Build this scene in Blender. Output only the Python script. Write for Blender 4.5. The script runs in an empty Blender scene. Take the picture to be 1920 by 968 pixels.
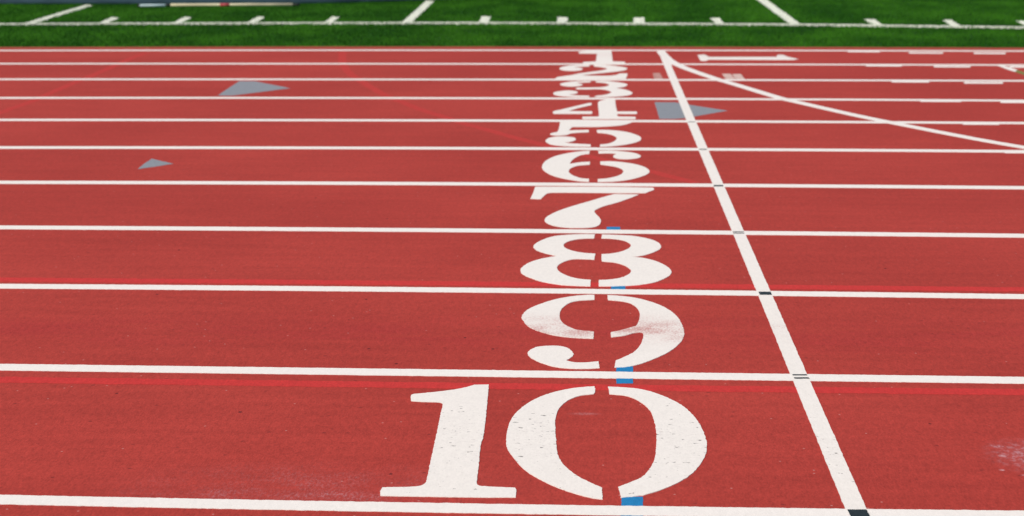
import bpy, math, random
import numpy as np
from mathutils import Vector, Matrix
from mathutils.geometry import tessellate_polygon

# ---------------------------------------------------------------------------
# A running track's finish line seen from the outer lane, turf field beyond.
# All numbers are metres: x along the lanes, y across them (away from the
# camera), z up.  Outlines are (x, y, corner-flag) loops lying on the ground.
# ---------------------------------------------------------------------------
CAM = {'lens': 57.15519, 'r': [0.9989752, 0.0451881, -0.0025514], 'u': [-0.0078291, 0.2280503, 0.9736179], 'fwd': [-0.0445778, 0.9726002, -0.2281704], 'H': 1.68932}
DATA = {
    'digits': {"1":[[[-0.0716,16.006,1],[-0.0742,16.1559,1],[-0.0392,16.2157,0],[0.0226,16.2595,0],[0.251,16.2812,1],[0.2503,15.8655,0],[0.2496,15.302,1],[0.3614,15.2743,1],[0.3628,15.1549,0],[0.3548,15.0517,1],[-0.0231,15.0432,1],[-0.0292,15.1461,0],[-0.0236,15.2508,1],[0.0554,15.2826,0],[0.0913,15.2985,1],[0.0991,15.662,0],[0.106,15.9932,1]]],"2":[[[0.0318,15.0152,1],[-0.0435,15.0062,0],[-0.1251,14.9753,0],[-0.1895,14.9016,0],[-0.2286,14.8008,0],[-0.2392,14.7089,0],[-0.2299,14.6324,0],[-0.201,14.5708,0],[-0.137,14.5312,0],[-0.0736,14.5463,0],[-0.0381,14.616,0],[-0.032,14.7066,0],[-0.0507,14.7695,0],[-0.1073,14.7965,1],[-0.1074,14.8106,1],[-0.0592,14.8616,0],[0.0316,14.8923,1]],[[0.0727,15.0161,1],[0.1365,15.0176,0],[0.2178,14.9758,0],[0.2977,14.8912,0],[0.3526,14.807,0],[0.3722,14.7159,0],[0.3479,14.5973,0],[0.2907,14.5138,0],[0.2106,14.4374,0],[0.1156,14.3546,0],[0.0215,14.2661,0],[-0.0444,14.1989,1],[0.0524,14.1686,0],[0.1761,14.165,0],[0.2306,14.1924,0],[0.2702,14.2457,0],[0.2953,14.3388,1],[0.3644,14.3538,1],[0.3594,14.2085,0],[0.3414,13.9639,1],[-0.2651,13.9366,1],[-0.2474,14.0516,0],[-0.1947,14.1302,0],[-0.126,14.2166,0],[-0.0567,14.3372,0],[0.0216,14.4329,0],[0.1168,14.5371,0],[0.1734,14.6347,0],[0.1901,14.7047,0],[0.1669,14.7815,0],[0.119,14.8514,0],[0.0722,14.886,1]]],"3":[[[0.0401,13.788,1],[-0.0239,13.7864,0],[-0.1141,13.7534,0],[-0.1808,13.6784,0],[-0.2165,13.5748,0],[-0.2002,13.4859,0],[-0.1405,13.4225,0],[-0.0818,13.4299,0],[-0.0379,13.484,0],[-0.0285,13.5615,0],[-0.042,13.6032,0],[-0.0794,13.6264,1],[-0.0535,13.6754,0],[0.04,13.7082,1]],[[0.0853,13.7891,1],[0.1719,13.7912,0],[0.261,13.7197,0],[0.3264,13.6303,0],[0.345,13.5409,0],[0.3217,13.4224,0],[0.2615,13.3336,0],[0.2428,13.3043,1],[0.2895,13.2768,0],[0.3447,13.1646,0],[0.373,13.0149,0],[0.345,12.8887,0],[0.259,12.8059,0],[0.1605,12.766,0],[0.0696,12.7637,1],[0.0805,12.8388,1],[0.1336,12.8778,0],[0.1767,12.9496,0],[0.2029,13.0493,0],[0.1933,13.1327,0],[0.1511,13.222,0],[0.0935,13.2547,0],[0.021,13.2415,0],[-0.0696,13.2392,1],[-0.0837,13.2904,0],[-0.0702,13.3485,1],[0.0503,13.3573,0],[0.1234,13.3766,0],[0.168,13.4361,0],[0.1925,13.5193,0],[0.1846,13.5967,0],[0.1482,13.6683,0],[0.0849,13.7032,1]],[[0.0264,12.8427,1],[-0.0496,12.8515,0],[-0.0991,12.8719,0],[-0.1419,12.9141,1],[-0.1137,12.9312,0],[-0.0786,12.9704,0],[-0.0648,13.0424,0],[-0.0796,13.1145,0],[-0.1376,13.1637,0],[-0.2018,13.1226,0],[-0.2507,13.0488,0],[-0.2599,12.9712,0],[-0.2475,12.8843,0],[-0.1898,12.8103,0],[-0.0912,12.7648,0],[-0.0212,12.756,0],[0.0242,12.7519,1]]],"4":[[[0.0239,12.4109,0],[0.0396,12.4214,0],[0.0442,12.3613,0],[0.0407,12.2966,0],[-0.0463,12.1477,0],[-0.1309,11.9739,1],[-0.0454,11.9621,0],[0.0446,11.9646,1],[0.049,11.8994,0],[0.0449,11.8301,1],[-0.2299,11.8226,1],[-0.2415,11.8822,0],[-0.2328,11.9664,0],[-0.1782,12.053,0],[-0.0868,12.2195,0],[-0.0066,12.3599,0]],[[0.0942,12.4531,1],[0.1063,12.5145,0],[0.1239,12.5663,1],[0.1588,12.6189,1],[0.2279,12.6207,1],[0.2269,12.3164,0],[0.2314,11.9556,1],[0.3742,11.9595,1],[0.3777,11.8991,0],[0.3719,11.8345,1],[0.2305,11.8306,1],[0.2285,11.7577,0],[0.2383,11.6949,1],[0.3567,11.6892,1],[0.3607,11.6271,0],[0.3547,11.574,1],[-0.0193,11.5636,1],[-0.0246,11.6164,0],[-0.0203,11.6833,1],[0.0779,11.686,0],[0.0948,11.7179,0],[0.0969,11.8361,0],[0.0938,12.166,0]]],"5":[[[-0.181,11.4203,1],[0.0263,11.4346,0],[0.3246,11.443,1],[0.3223,11.4001,0],[0.268,11.293,0],[0.199,11.2369,0],[0.1061,11.2012,0],[0.0199,11.1905,0],[-0.0909,11.1874,1],[-0.1025,11.1174,0],[-0.1137,11.0162,1],[-0.0774,11.0333,0],[0.021,11.0522,1],[0.0222,10.9525,1],[-0.0525,10.9267,0],[-0.1002,10.8901,0],[-0.1235,10.831,0],[-0.1708,10.7988,0],[-0.2126,10.8053,0],[-0.2359,10.8355,0],[-0.238,10.8744,0],[-0.2208,10.914,0],[-0.1914,10.9543,1],[-0.1845,11.0745,0],[-0.1815,11.2595,0]],[[0.0775,11.0498,1],[0.1353,11.0554,0],[0.2257,11.0179,0],[0.3021,10.9291,0],[0.3578,10.7872,0],[0.368,10.6813,0],[0.3513,10.5766,0],[0.2903,10.4653,0],[0.2141,10.3913,0],[0.145,10.3537,0],[0.0935,10.3416,1],[0.0942,10.4271,1],[0.1463,10.4647,0],[0.1882,10.5645,0],[0.2067,10.6879,0],[0.1975,10.771,0],[0.169,10.8549,0],[0.1277,10.9044,0],[0.0787,10.9305,1]],[[0.0338,10.4326,1],[-0.0266,10.4488,0],[-0.096,10.4721,0],[-0.14,10.5145,1],[-0.0967,10.5341,0],[-0.0681,10.6013,0],[-0.0638,10.6575,0],[-0.0808,10.7211,0],[-0.1344,10.7538,0],[-0.1937,10.7483,0],[-0.2399,10.6938,0],[-0.261,10.5957,0],[-0.2563,10.5221,0],[-0.2281,10.432,0],[-0.1753,10.3798,0],[-0.0833,10.347,0],[0.0337,10.3398,1]]],"6":[[[0.0272,10.1828,1],[-0.0367,10.1501,0],[-0.1144,10.0799,0],[-0.19,9.961,0],[-0.2411,9.7972,0],[-0.2581,9.624,0],[-0.2491,9.4872,0],[-0.2089,9.3405,0],[-0.1554,9.2413,0],[-0.0931,9.1724,0],[-0.0318,9.124,0],[0.0218,9.1062,1],[0.0218,9.1986,1],[-0.0221,9.217,0],[-0.0635,9.2871,0],[-0.0901,9.3735,0],[-0.0972,9.4471,0],[-0.0866,9.5375,0],[-0.0449,9.6305,0],[0.0265,9.673,1],[0.0288,9.7736,1],[-0.0241,9.7561,0],[-0.0616,9.7266,0],[-0.0946,9.6942,1],[-0.0787,9.8342,0],[-0.0469,9.9653,0],[-0.014,10.0326,0],[0.0248,10.0606,1]],[[0.0811,10.1776,1],[0.1542,10.19,0],[0.2377,10.1583,0],[0.3089,10.1027,0],[0.3434,10.0002,0],[0.3255,9.9176,0],[0.2699,9.877,0],[0.2047,9.8847,0],[0.1756,9.9424,0],[0.1748,9.9984,0],[0.1944,10.0791,1],[0.1417,10.091,0],[0.0832,10.0757,1]],[[0.0905,9.785,1],[0.1597,9.7934,0],[0.2452,9.7485,0],[0.3181,9.6726,0],[0.3624,9.5665,0],[0.3777,9.4528,0],[0.3603,9.3582,0],[0.3106,9.2558,0],[0.2421,9.1689,0],[0.1652,9.1191,0],[0.0717,9.1023,1],[0.0722,9.1917,1],[0.1208,9.213,0],[0.1728,9.2715,0],[0.2103,9.3536,0],[0.2238,9.451,0],[0.2139,9.5316,0],[0.1783,9.6066,0],[0.1363,9.6453,0],[0.0913,9.6812,1]]],"7":[[[-0.2784,8.9441,1],[-0.1105,8.9494,0],[0.1873,8.9508,0],[0.3798,8.9355,1],[0.3828,8.8748,1],[0.3299,8.7768,1],[0.184,8.7721,0],[-0.0107,8.7762,0],[-0.1764,8.7735,1],[-0.2052,8.752,0],[-0.2185,8.7004,0],[-0.2371,8.5867,1],[-0.2944,8.5948,1],[-0.2839,8.7753,0]],[[0.1592,8.7406,1],[0.2946,8.7347,1],[0.2386,8.6219,0],[0.1695,8.5017,0],[0.1072,8.4156,0],[0.0647,8.3317,0],[0.0486,8.2616,0],[0.057,8.1935,0],[0.0746,8.1045,0],[0.0808,8.0278,0],[0.0734,7.9414,0],[0.0533,7.8878,0],[0.0137,7.8613,0],[-0.0521,7.8549,0],[-0.1138,7.8717,0],[-0.163,7.9123,0],[-0.1933,7.9754,0],[-0.2023,8.0294,0],[-0.1966,8.1066,0],[-0.1691,8.1974,0],[-0.1205,8.307,0],[-0.0565,8.415,0],[0.0137,8.521,0],[0.0856,8.6345,0]]],"8":[[[0.0489,7.7108,1],[-0.0068,7.7112,0],[-0.0745,7.6976,0],[-0.1464,7.6613,0],[-0.1975,7.5862,0],[-0.2307,7.4979,0],[-0.239,7.4335,0],[-0.2265,7.3645,0],[-0.1948,7.3097,0],[-0.157,7.2681,0],[-0.1243,7.2389,1],[-0.1604,7.2155,0],[-0.2091,7.1681,0],[-0.252,7.0979,0],[-0.2777,7.0106,0],[-0.2812,6.9539,0],[-0.2708,6.8893,0],[-0.238,6.8267,0],[-0.1842,6.7571,0],[-0.1147,6.7068,0],[-0.0466,6.6866,0],[0.0254,6.6788,1],[0.0269,6.7947,1],[-0.0174,6.8074,0],[-0.0609,6.8456,0],[-0.101,6.9137,0],[-0.1207,6.9876,0],[-0.1199,7.0446,0],[-0.0996,7.1129,0],[-0.0642,7.1671,0],[-0.0281,7.1842,0],[0.0434,7.1748,1],[0.0494,7.2935,1],[0.0034,7.3062,0],[-0.0428,7.3355,0],[-0.0852,7.3965,0],[-0.0992,7.4637,0],[-0.0914,7.5134,0],[-0.0636,7.5688,0],[-0.0161,7.6078,0],[0.0447,7.6209,1]],[[0.0838,7.7074,1],[0.1528,7.6984,0],[0.2343,7.6786,0],[0.2997,7.6251,0],[0.3444,7.5498,0],[0.3576,7.4537,0],[0.3419,7.3797,0],[0.3021,7.3062,0],[0.2546,7.2539,0],[0.2131,7.2384,1],[0.2669,7.2142,0],[0.319,7.1567,0],[0.36,7.0708,0],[0.381,6.9769,0],[0.3712,6.8934,0],[0.335,6.8108,0],[0.2854,6.7471,0],[0.2204,6.7064,0],[0.1353,6.6861,0],[0.0613,6.68,1],[0.0621,6.7923,1],[0.1073,6.8029,0],[0.1552,6.835,0],[0.1912,6.8962,0],[0.2048,6.9521,0],[0.1983,7.0081,0],[0.1732,7.0739,0],[0.1339,7.1209,0],[0.0771,7.1444,1],[0.0783,7.2843,1],[0.1229,7.3001,0],[0.1697,7.3427,0],[0.2036,7.4063,0],[0.2169,7.4702,0],[0.2067,7.5343,0],[0.1747,7.5878,0],[0.1322,7.6128,0],[0.0801,7.6221,1]]],"9":[[[0.0426,6.5362,1],[0.0063,6.5331,0],[-0.0547,6.5066,0],[-0.1233,6.4524,0],[-0.1817,6.3742,0],[-0.2258,6.2899,0],[-0.2452,6.1926,0],[-0.2386,6.13,0],[-0.2171,6.0463,0],[-0.1826,5.9874,0],[-0.1289,5.9304,0],[-0.0725,5.899,0],[-0.0168,5.8837,0],[0.0355,5.8799,1],[0.0382,5.9791,1],[-0.0052,5.9894,0],[-0.0376,6.0106,0],[-0.0749,6.0742,0],[-0.0924,6.143,0],[-0.0968,6.2138,0],[-0.0907,6.3029,0],[-0.0663,6.3866,0],[-0.0281,6.4353,0],[0.041,6.4582,1]],[[0.0959,6.5345,1],[0.1502,6.5225,0],[0.2146,6.4901,0],[0.277,6.4241,0],[0.3285,6.3343,0],[0.3644,6.2145,0],[0.3793,6.0754,0],[0.3798,5.9634,0],[0.3681,5.8762,0],[0.3373,5.7768,0],[0.2985,5.6935,0],[0.2537,5.6253,0],[0.2063,5.5649,0],[0.1566,5.5246,0],[0.1087,5.5127,1],[0.1142,5.5966,1],[0.1442,5.6411,0],[0.1801,5.7027,0],[0.2057,5.7858,0],[0.2206,5.8852,0],[0.2243,5.9359,0],[0.2194,5.9694,0],[0.1912,5.9639,0],[0.1543,5.9261,0],[0.1022,5.8996,1],[0.102,5.971,1],[0.1358,5.9959,0],[0.1771,6.0378,0],[0.2022,6.0659,1],[0.212,6.1229,0],[0.2203,6.2172,0],[0.2174,6.2976,0],[0.1985,6.3793,0],[0.1655,6.4286,0],[0.0971,6.4568,1]],[[-0.2038,5.6751,0],[-0.1975,5.716,0],[-0.1718,5.761,0],[-0.1294,5.7778,0],[-0.0864,5.7752,0],[-0.0549,5.7418,0],[-0.0389,5.6879,0],[-0.0386,5.6544,0],[-0.0497,5.6208,0],[-0.0642,5.594,1],[-0.0379,5.5728,0],[-0.0002,5.569,0],[0.0525,5.5852,1],[0.0561,5.5044,1],[0.0074,5.4937,0],[-0.0484,5.4954,0],[-0.1046,5.515,0],[-0.1546,5.5646,0],[-0.1905,5.6222,0]]],"10a":[[[-0.3724,5.2935,1],[-0.3237,5.2985,1],[-0.3172,5.1087,0],[-0.3088,4.7831,0],[-0.3118,4.6912,0],[-0.3071,4.5174,0],[-0.3033,4.3776,0],[-0.2995,4.3574,0],[-0.292,4.3487,0],[-0.2488,4.3437,0],[-0.1915,4.3392,1],[-0.1881,4.326,0],[-0.1867,4.266,1],[-0.3045,4.2625,0],[-0.4653,4.2628,0],[-0.5669,4.2632,1],[-0.5701,4.2892,0],[-0.5692,4.328,1],[-0.5133,4.3324,0],[-0.4691,4.3397,0],[-0.4542,4.3548,0],[-0.4486,4.3811,0],[-0.4519,4.5482,0],[-0.4556,4.7775,0],[-0.4606,4.9854,0],[-0.461,5.0659,0],[-0.4662,5.0926,0],[-0.4851,5.1024,0],[-0.5327,5.1036,0],[-0.5706,5.1113,1],[-0.5758,5.1599,0],[-0.5718,5.1817,0],[-0.537,5.1955,0],[-0.467,5.2232,0],[-0.4112,5.2553,0]]],"10b":[[[0.0372,5.2916,1],[0.0056,5.2838,0],[-0.0493,5.2605,0],[-0.1131,5.2095,0],[-0.1653,5.1363,0],[-0.2056,5.0425,0],[-0.2298,4.9377,0],[-0.2375,4.8234,0],[-0.2367,4.7411,0],[-0.23,4.6681,0],[-0.1994,4.5601,0],[-0.1655,4.475,0],[-0.1248,4.4107,0],[-0.0769,4.3508,0],[-0.0262,4.3049,0],[0.0235,4.271,0],[0.0551,4.2612,1],[0.0538,4.3501,1],[0.0238,4.3848,0],[-0.0188,4.4445,0],[-0.0586,4.5343,0],[-0.0753,4.6156,0],[-0.0815,4.7068,0],[-0.0883,4.8712,0],[-0.0885,4.9576,0],[-0.0783,5.0548,0],[-0.048,5.1407,0],[-0.009,5.1894,0],[0.0354,5.2071,1],[0.0395,5.2475,0]],[[0.0834,5.29,1],[0.1358,5.2837,0],[0.1854,5.2692,0],[0.2338,5.2337,0],[0.2896,5.1611,0],[0.3331,5.0703,0],[0.3633,4.9455,0],[0.3769,4.8052,0],[0.3762,4.711,0],[0.364,4.6196,0],[0.3353,4.5186,0],[0.2958,4.4328,0],[0.2415,4.3608,0],[0.1767,4.3015,0],[0.1059,4.2742,1],[0.1052,4.3044,0],[0.1004,4.3553,1],[0.1378,4.3973,0],[0.1686,4.4338,0],[0.192,4.4948,0],[0.213,4.5885,0],[0.2241,4.7318,0],[0.2283,4.855,0],[0.2235,4.9694,0],[0.2126,5.0582,0],[0.1815,5.1415,0],[0.1437,5.1904,0],[0.0873,5.209,1]]]},
    'lane_lines': [[[[-6.239,16.1526],[-4.876,16.2029],[-3.513,16.245],[-2.15,16.2789],[-0.787,16.3046],[0.576,16.3222],[1.939,16.3317],[3.302,16.3329],[4.665,16.326]],0.185],[[[-5.78,14.9863],[-4.517,15.0161],[-3.253,15.041],[-1.99,15.0612],[-0.726,15.0765],[0.538,15.0871],[1.801,15.0928],[3.065,15.0937],[4.328,15.0899]],0.1679],[[[-5.328,13.7908],[-4.163,13.82],[-2.997,13.845],[-1.832,13.8656],[-0.666,13.8818],[0.5,13.8937],[1.665,13.9013],[2.831,13.9045],[3.997,13.9034]],0.1579],[[[-4.873,12.5838],[-3.806,12.6193],[-2.739,12.6464],[-1.673,12.6652],[-0.606,12.6757],[0.461,12.6779],[1.528,12.6717],[2.594,12.6573],[3.661,12.6345]],0.1386],[[[-4.422,11.4061],[-3.453,11.4321],[-2.484,11.4526],[-1.516,11.4674],[-0.547,11.4766],[0.422,11.4801],[1.391,11.478],[2.36,11.4704],[3.329,11.457]],0.1221],[[[-3.962,10.1939],[-3.093,10.2187],[-2.224,10.238],[-1.356,10.2518],[-0.487,10.2601],[0.382,10.263],[1.251,10.2604],[2.12,10.2524],[2.988,10.2389]],0.1087],[[[-3.499,8.9832],[-2.731,9.0],[-1.963,9.0125],[-1.195,9.0209],[-0.427,9.0249],[0.341,9.0248],[1.109,9.0204],[1.877,9.0117],[2.645,8.9989]],0.098],[[[-3.035,7.7742],[-2.368,7.7797],[-1.701,7.7826],[-1.034,7.783],[-0.367,7.7808],[0.3,7.7761],[0.966,7.7688],[1.633,7.7589],[2.3,7.7465]],0.0838],[[[-2.593,6.5971],[-2.022,6.6005],[-1.452,6.6019],[-0.881,6.6014],[-0.311,6.5989],[0.259,6.5945],[0.83,6.5881],[1.4,6.5797],[1.971,6.5694]],0.0784],[[[-2.155,5.44],[-1.68,5.4367],[-1.205,5.4336],[-0.73,5.4305],[-0.256,5.4275],[0.219,5.4245],[0.694,5.4217],[1.169,5.4189],[1.644,5.4162]],0.0769],[[[-1.69,4.1971],[-1.317,4.191],[-0.944,4.1863],[-0.57,4.1831],[-0.197,4.1814],[0.176,4.1812],[0.55,4.1824],[0.923,4.1851],[1.296,4.1893]],0.068]],
    'finish': [[0.747,16.34,0.0681],[0.7402,15.65,0.0673],[0.7497,11.459,0.0602],[0.7462,7.773,0.0583],[0.7502,6.585,0.0564],[0.7541,5.428,0.0581],[0.7478,4.216,0.0583]],
    'blue': [[[0.1082,7.8889,1],[0.1755,7.8912,1],[0.1739,7.8099,1],[0.1073,7.8077,1]],[[0.1126,6.6921,1],[0.1736,6.6942,1],[0.172,6.6247,1],[0.1117,6.6226,1]],[[0.1148,5.5279,1],[0.1746,5.5302,1],[0.1692,5.3324,1],[0.1115,5.3303,1]],[[0.1076,4.2841,1],[0.1683,4.2864,1],[0.1621,4.0989,1],[0.1038,4.0967,1]]],
    'black': {"L5":[[[0.7212,10.2669,1],[0.7703,10.2684,1],[0.7693,10.2351,1],[0.7207,10.2337,1]]],"L6":[[[0.7201,9.0232,1],[0.7733,9.0248,1],[0.7723,8.9828,1],[0.7193,8.9811,1]]],"L7":[[[0.7202,7.7923,1],[0.7734,7.7941,1],[0.7729,7.7794,1],[0.7202,7.7776,1]],[[0.7204,7.7618,1],[0.7732,7.7636,1],[0.7727,7.7478,1],[0.7201,7.746,1]]],"L8":[[[0.7262,6.6098,1],[0.7766,6.6116,1],[0.7763,6.5591,1],[0.7257,6.5573,1]]],"L9":[[[0.725,5.4524,1],[0.7759,5.4543,1],[0.7765,5.4406,1],[0.7257,5.4387,1]],[[0.7256,5.4165,1],[0.7767,5.4184,1],[0.7781,5.4037,1],[0.7271,5.4018,1]]],"L10":[[[0.7231,4.2099,1],[0.7755,4.2119,1],[0.7771,4.1481,1],[0.7798,4.089,1],[0.7274,4.087,1],[0.7252,4.1536,1]]],"L4":[[[0.723,11.4528,1],[0.7737,11.4542,1],[0.7738,11.4311,1],[0.7231,11.4297,1]]]},
    'tri': [[[-2.9526,13.721,1],[-2.8206,13.7243,1],[-2.6362,13.5019,0],[-2.4325,13.2585,1],[-2.6317,13.0067,0],[-2.8132,12.784,1],[-2.9292,12.7878,1],[-2.941,13.1885,0]],[[-2.677,9.8109,1],[-2.6526,9.7835,0],[-2.4971,9.6339,1],[-2.5798,9.531,0],[-2.6639,9.4413,1],[-2.6749,9.6363,0]],[[0.528,12.4823,1],[0.685,12.4807,1],[0.8613,12.256,0],[1.0504,12.0291,1],[0.8605,11.8107,0],[0.728,11.6555,0],[0.639,11.5984,1],[0.5283,11.5953,1]]],
    'one_side': [[[1.0798,15.8779,1],[1.1508,15.9251,0],[1.1775,15.7178,1],[1.8255,15.7317,1],[1.8565,15.9218,1],[1.9097,15.9229,0],[1.9365,15.743,0],[2.0125,15.5508,1],[1.9604,15.4717,1],[1.6415,15.4734,0],[1.1622,15.4802,1],[1.1207,15.359,0],[1.0761,15.3922,1]]],
    'faint': [[[0.5896,14.3917,1],[0.6533,14.4057,1],[0.6585,13.9669,1],[0.5844,13.9651,1]],[[1.1939,14.3476,1],[1.266,14.3493,1],[1.2766,13.9621,1],[1.273,13.8994,1],[1.2013,13.8977,1]],[[1.284,14.3331,1],[1.3598,14.3349,1],[1.3562,13.964,1],[1.2781,13.9151,1]]],
    'curve': [[0.7384,16.1915],[0.7582,15.8216],[0.7898,15.3855],[0.8597,14.956],[0.9319,14.6402],[1.0377,14.2393],[1.14,13.8858],[1.2089,13.6959],[1.3376,13.3002],[1.4585,12.92],[1.547,12.6681],[1.639,12.4802],[1.8121,12.1063],[2.0006,11.7225],[2.2278,11.3162],[2.4931,10.8578],[2.6459,10.6156],[2.7958,10.3989],[2.9403,10.1928]],
    'curve2_white': [[[3.7505,15.0645,1],[3.7984,15.1526,1],[3.8469,14.6951,1],[3.7877,14.5631,1],[3.7701,14.7264,1]]],
    'curve2_olive': [[[3.8469,14.6951,1],[3.8617,14.4444,1],[3.8934,13.9637,1],[3.8434,13.7787,1],[3.8077,14.3246,1],[3.7877,14.5631,1]]],
    'dashes': [[0,[[2.5887,16.2832,1],[2.904,16.2745,1],[2.8902,16.1947,1],[2.5764,16.2032,1]]],[0,[[3.1717,16.1986,1],[3.5023,16.1905,1],[3.4778,16.074,1],[3.1495,16.0819,1]]],[0,[[3.7993,16.1864,1],[4.1075,16.1779,1],[4.0765,16.0524,1],[3.7706,16.0607,1]]],[1,[[2.5643,15.0531,1],[2.8898,15.0474,1],[2.874,14.9626,1],[2.5502,14.9681,1]]],[1,[[3.1721,15.0099,1],[3.5006,15.0045,1],[3.476,14.8959,1],[3.1498,14.9012,1]]],[1,[[3.8544,15.008,1],[4.1741,15.0023,1],[4.1426,14.886,1],[3.8254,14.8914,1]]],[2,[[2.5837,13.8597,1],[2.8955,13.8562,1],[2.878,13.7701,1],[2.5681,13.7734,1]]],[2,[[3.1789,13.8149,1],[3.5008,13.8118,1],[3.4748,13.7057,1],[3.1552,13.7086,1]]],[3,[[2.5851,12.6443,1],[2.8947,12.6431,1],[2.8762,12.5594,1],[2.5686,12.5604,1]]],[3,[[3.187,12.6075,1],[3.4944,12.6065,1],[3.469,12.5119,1],[3.1639,12.5128,1]]],[4,[[2.6452,11.4553,1],[2.8968,11.4547,1],[2.8776,11.376,1],[2.6277,11.3765,1]]],[5,[[2.6367,10.2441,1],[2.8888,10.2455,1],[2.8695,10.1743,1],[2.6192,10.1729,1]]]],
    'stripe8': [[[-2.662,6.7091],[-2.337,6.7156],[-0.582,6.7156],[1.665,6.6958],[1.973,6.6931]],0.0748],
    'stripe9': [[[-2.13,5.296],[-2.017,5.2959],[-0.535,5.2885],[1.336,5.2844],[1.584,5.2849]],0.0657],
    'arc1': [[-4.326,11.1262],[-4.33,11.8175],[-4.301,12.4268],[-4.317,12.7569],[-4.334,13.5982],[-4.333,14.0268],[-4.353,14.839],[-4.375,15.5539],[-4.358,15.9951]],
    'arc2': [[-2.419,16.1366],[-2.351,15.6214],[-2.25,15.0047],[-2.107,14.374],[-1.969,13.9253],[-1.833,13.5106],[-1.594,12.8335],[-1.406,12.4231],[-1.238,12.0433],[-1.049,11.7],[-0.866,11.3501],[-0.689,11.0687],[-0.533,10.8121],[-0.268,10.4066],[0.008,10.0011],[0.233,9.6805],[0.417,9.414],[0.527,9.2441],[0.63,9.0965]],
    'sideline': [[-7.835,18.9199],[-6.914,19.0201],[-5.916,19.0934],[-4.408,19.1749],[-2.895,19.2421],[-1.254,19.2682],[-0.373,19.2535],[1.247,19.1727],[2.474,19.1012],[4.025,18.906],[4.957,18.7864],[5.696,18.6658]],
    'hash': [[[-5.7979,19.124,1],[-5.6802,19.1258,1],[-5.7635,19.9946,1],[-5.8902,20.0871,1]],[[-4.9193,19.1811,1],[-4.808,19.1829,1],[-4.8799,20.0703,1],[-4.9877,20.116,1]],[[-4.0314,19.2313,1],[-3.9266,19.233,1],[-3.9751,20.1386,1],[-4.086,20.1766,1]],[[-3.1204,19.2819,1],[-3.0125,19.2836,1],[-3.05,20.1757,1],[-3.1544,20.2058,1]],[[-1.2785,19.2893,1],[-1.1606,19.2912,1],[-1.1814,20.2501,1],[-1.2986,20.2722,1]],[[-0.3527,19.2896,1],[-0.2384,19.2914,1],[-0.2199,20.1538,1],[-0.3549,20.1832,1]],[[0.5566,19.2468,1],[0.6815,19.2488,1],[0.7117,20.1361,1],[0.5742,20.1185,1]],[[1.5045,19.1769,1],[1.6117,19.1786,1],[1.6237,20.1029,1],[1.5089,20.0857,1]],[[3.3207,19.0316,1],[3.4307,19.0334,1],[3.4712,19.916,1],[3.3427,19.9292,1]],[[4.1762,18.8813,1],[4.294,18.8697,1],[4.3704,19.8393,1],[4.2626,19.8527,1]],[[5.0245,18.7474,1],[5.1405,18.736,1],[5.2225,19.7186,1],[5.1037,19.7315,1]]],
    'yard': [[[-6.6835,19.0453,1],[-6.5595,19.0473,1],[-6.6893,21.9945,1],[-6.8276,22.0877,1]],[[-2.1934,19.2532,1],[-2.0766,19.2551,1],[-2.1173,22.8337,1],[-2.2427,22.9333,1]],[[2.379,19.0997,1],[2.5021,19.1017,1],[2.524,23.7084,1],[2.3792,23.707,1]],[[-11.1045,18.2464,1],[-10.9184,18.2496,1],[-11.094,22.0005,1],[-11.2202,21.999,1]],[[6.6833,18.2952,1],[6.8282,18.2977,1],[7.0198,24.1273,1],[6.8671,24.126,1]]],
    'turf_edge': [[-9.849,16.3274],[-6.013,16.4905],[-2.506,16.6146],[0.981,16.6632],[4.404,16.6369],[8.411,16.4714]],
    'mat_edge': [[-9.512,22.1291],[-8.048,22.1939],[-5.833,22.2195],[-3.937,22.3082],[-2.953,22.6393],[-1.731,23.1539]],
    'bar_cream': [[-5.564,21.7444],[-3.935,21.8473]],
    'bar_blue': [[-5.957,21.647],[-5.619,21.688]],
}

scene = bpy.context.scene
COL = scene.collection
rng = random.Random(7)
nrng = np.random.default_rng(11)

# heights of the thin paint films above the rubber (metres)
Z = dict(red=.0006, grey=.0009, blue=.0011, faint=.0013, dash=.0015, line=.0018,
         curve=.0021, digit=.0023, finish=.0025, black=.0030, turf=.012)

# ------------------------------------------------------------------ helpers
def tag(o, label=None, cat=None, group=None, kind=None):
    if label: o['label'] = label
    if cat: o['category'] = cat
    if group: o['group'] = group
    if kind: o['kind'] = kind
    return o

def link_mesh(name, verts, faces, mat, parent=None, origin=None, smooth=False):
    v = np.array(verts, dtype=float)
    if origin is None:
        origin = Vector((0, 0, 0)) if parent is None else parent.matrix_world.translation.copy()
    v = v - np.array(origin)
    me = bpy.data.meshes.new(name)
    me.from_pydata([tuple(p) for p in v], [], faces)
    me.materials.append(mat)
    me.update()
    if smooth:
        for p in me.polygons: p.use_smooth = True
    o = bpy.data.objects.new(name, me)
    COL.objects.link(o)
    if parent is not None:
        o.parent = parent
    else:
        o.location = origin
    return o

def empty(name, loc):
    o = bpy.data.objects.new(name, None)
    COL.objects.link(o)
    o.location = loc
    o.empty_display_size = .1
    o.matrix_world = Matrix.Translation(Vector(loc))
    return o

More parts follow.
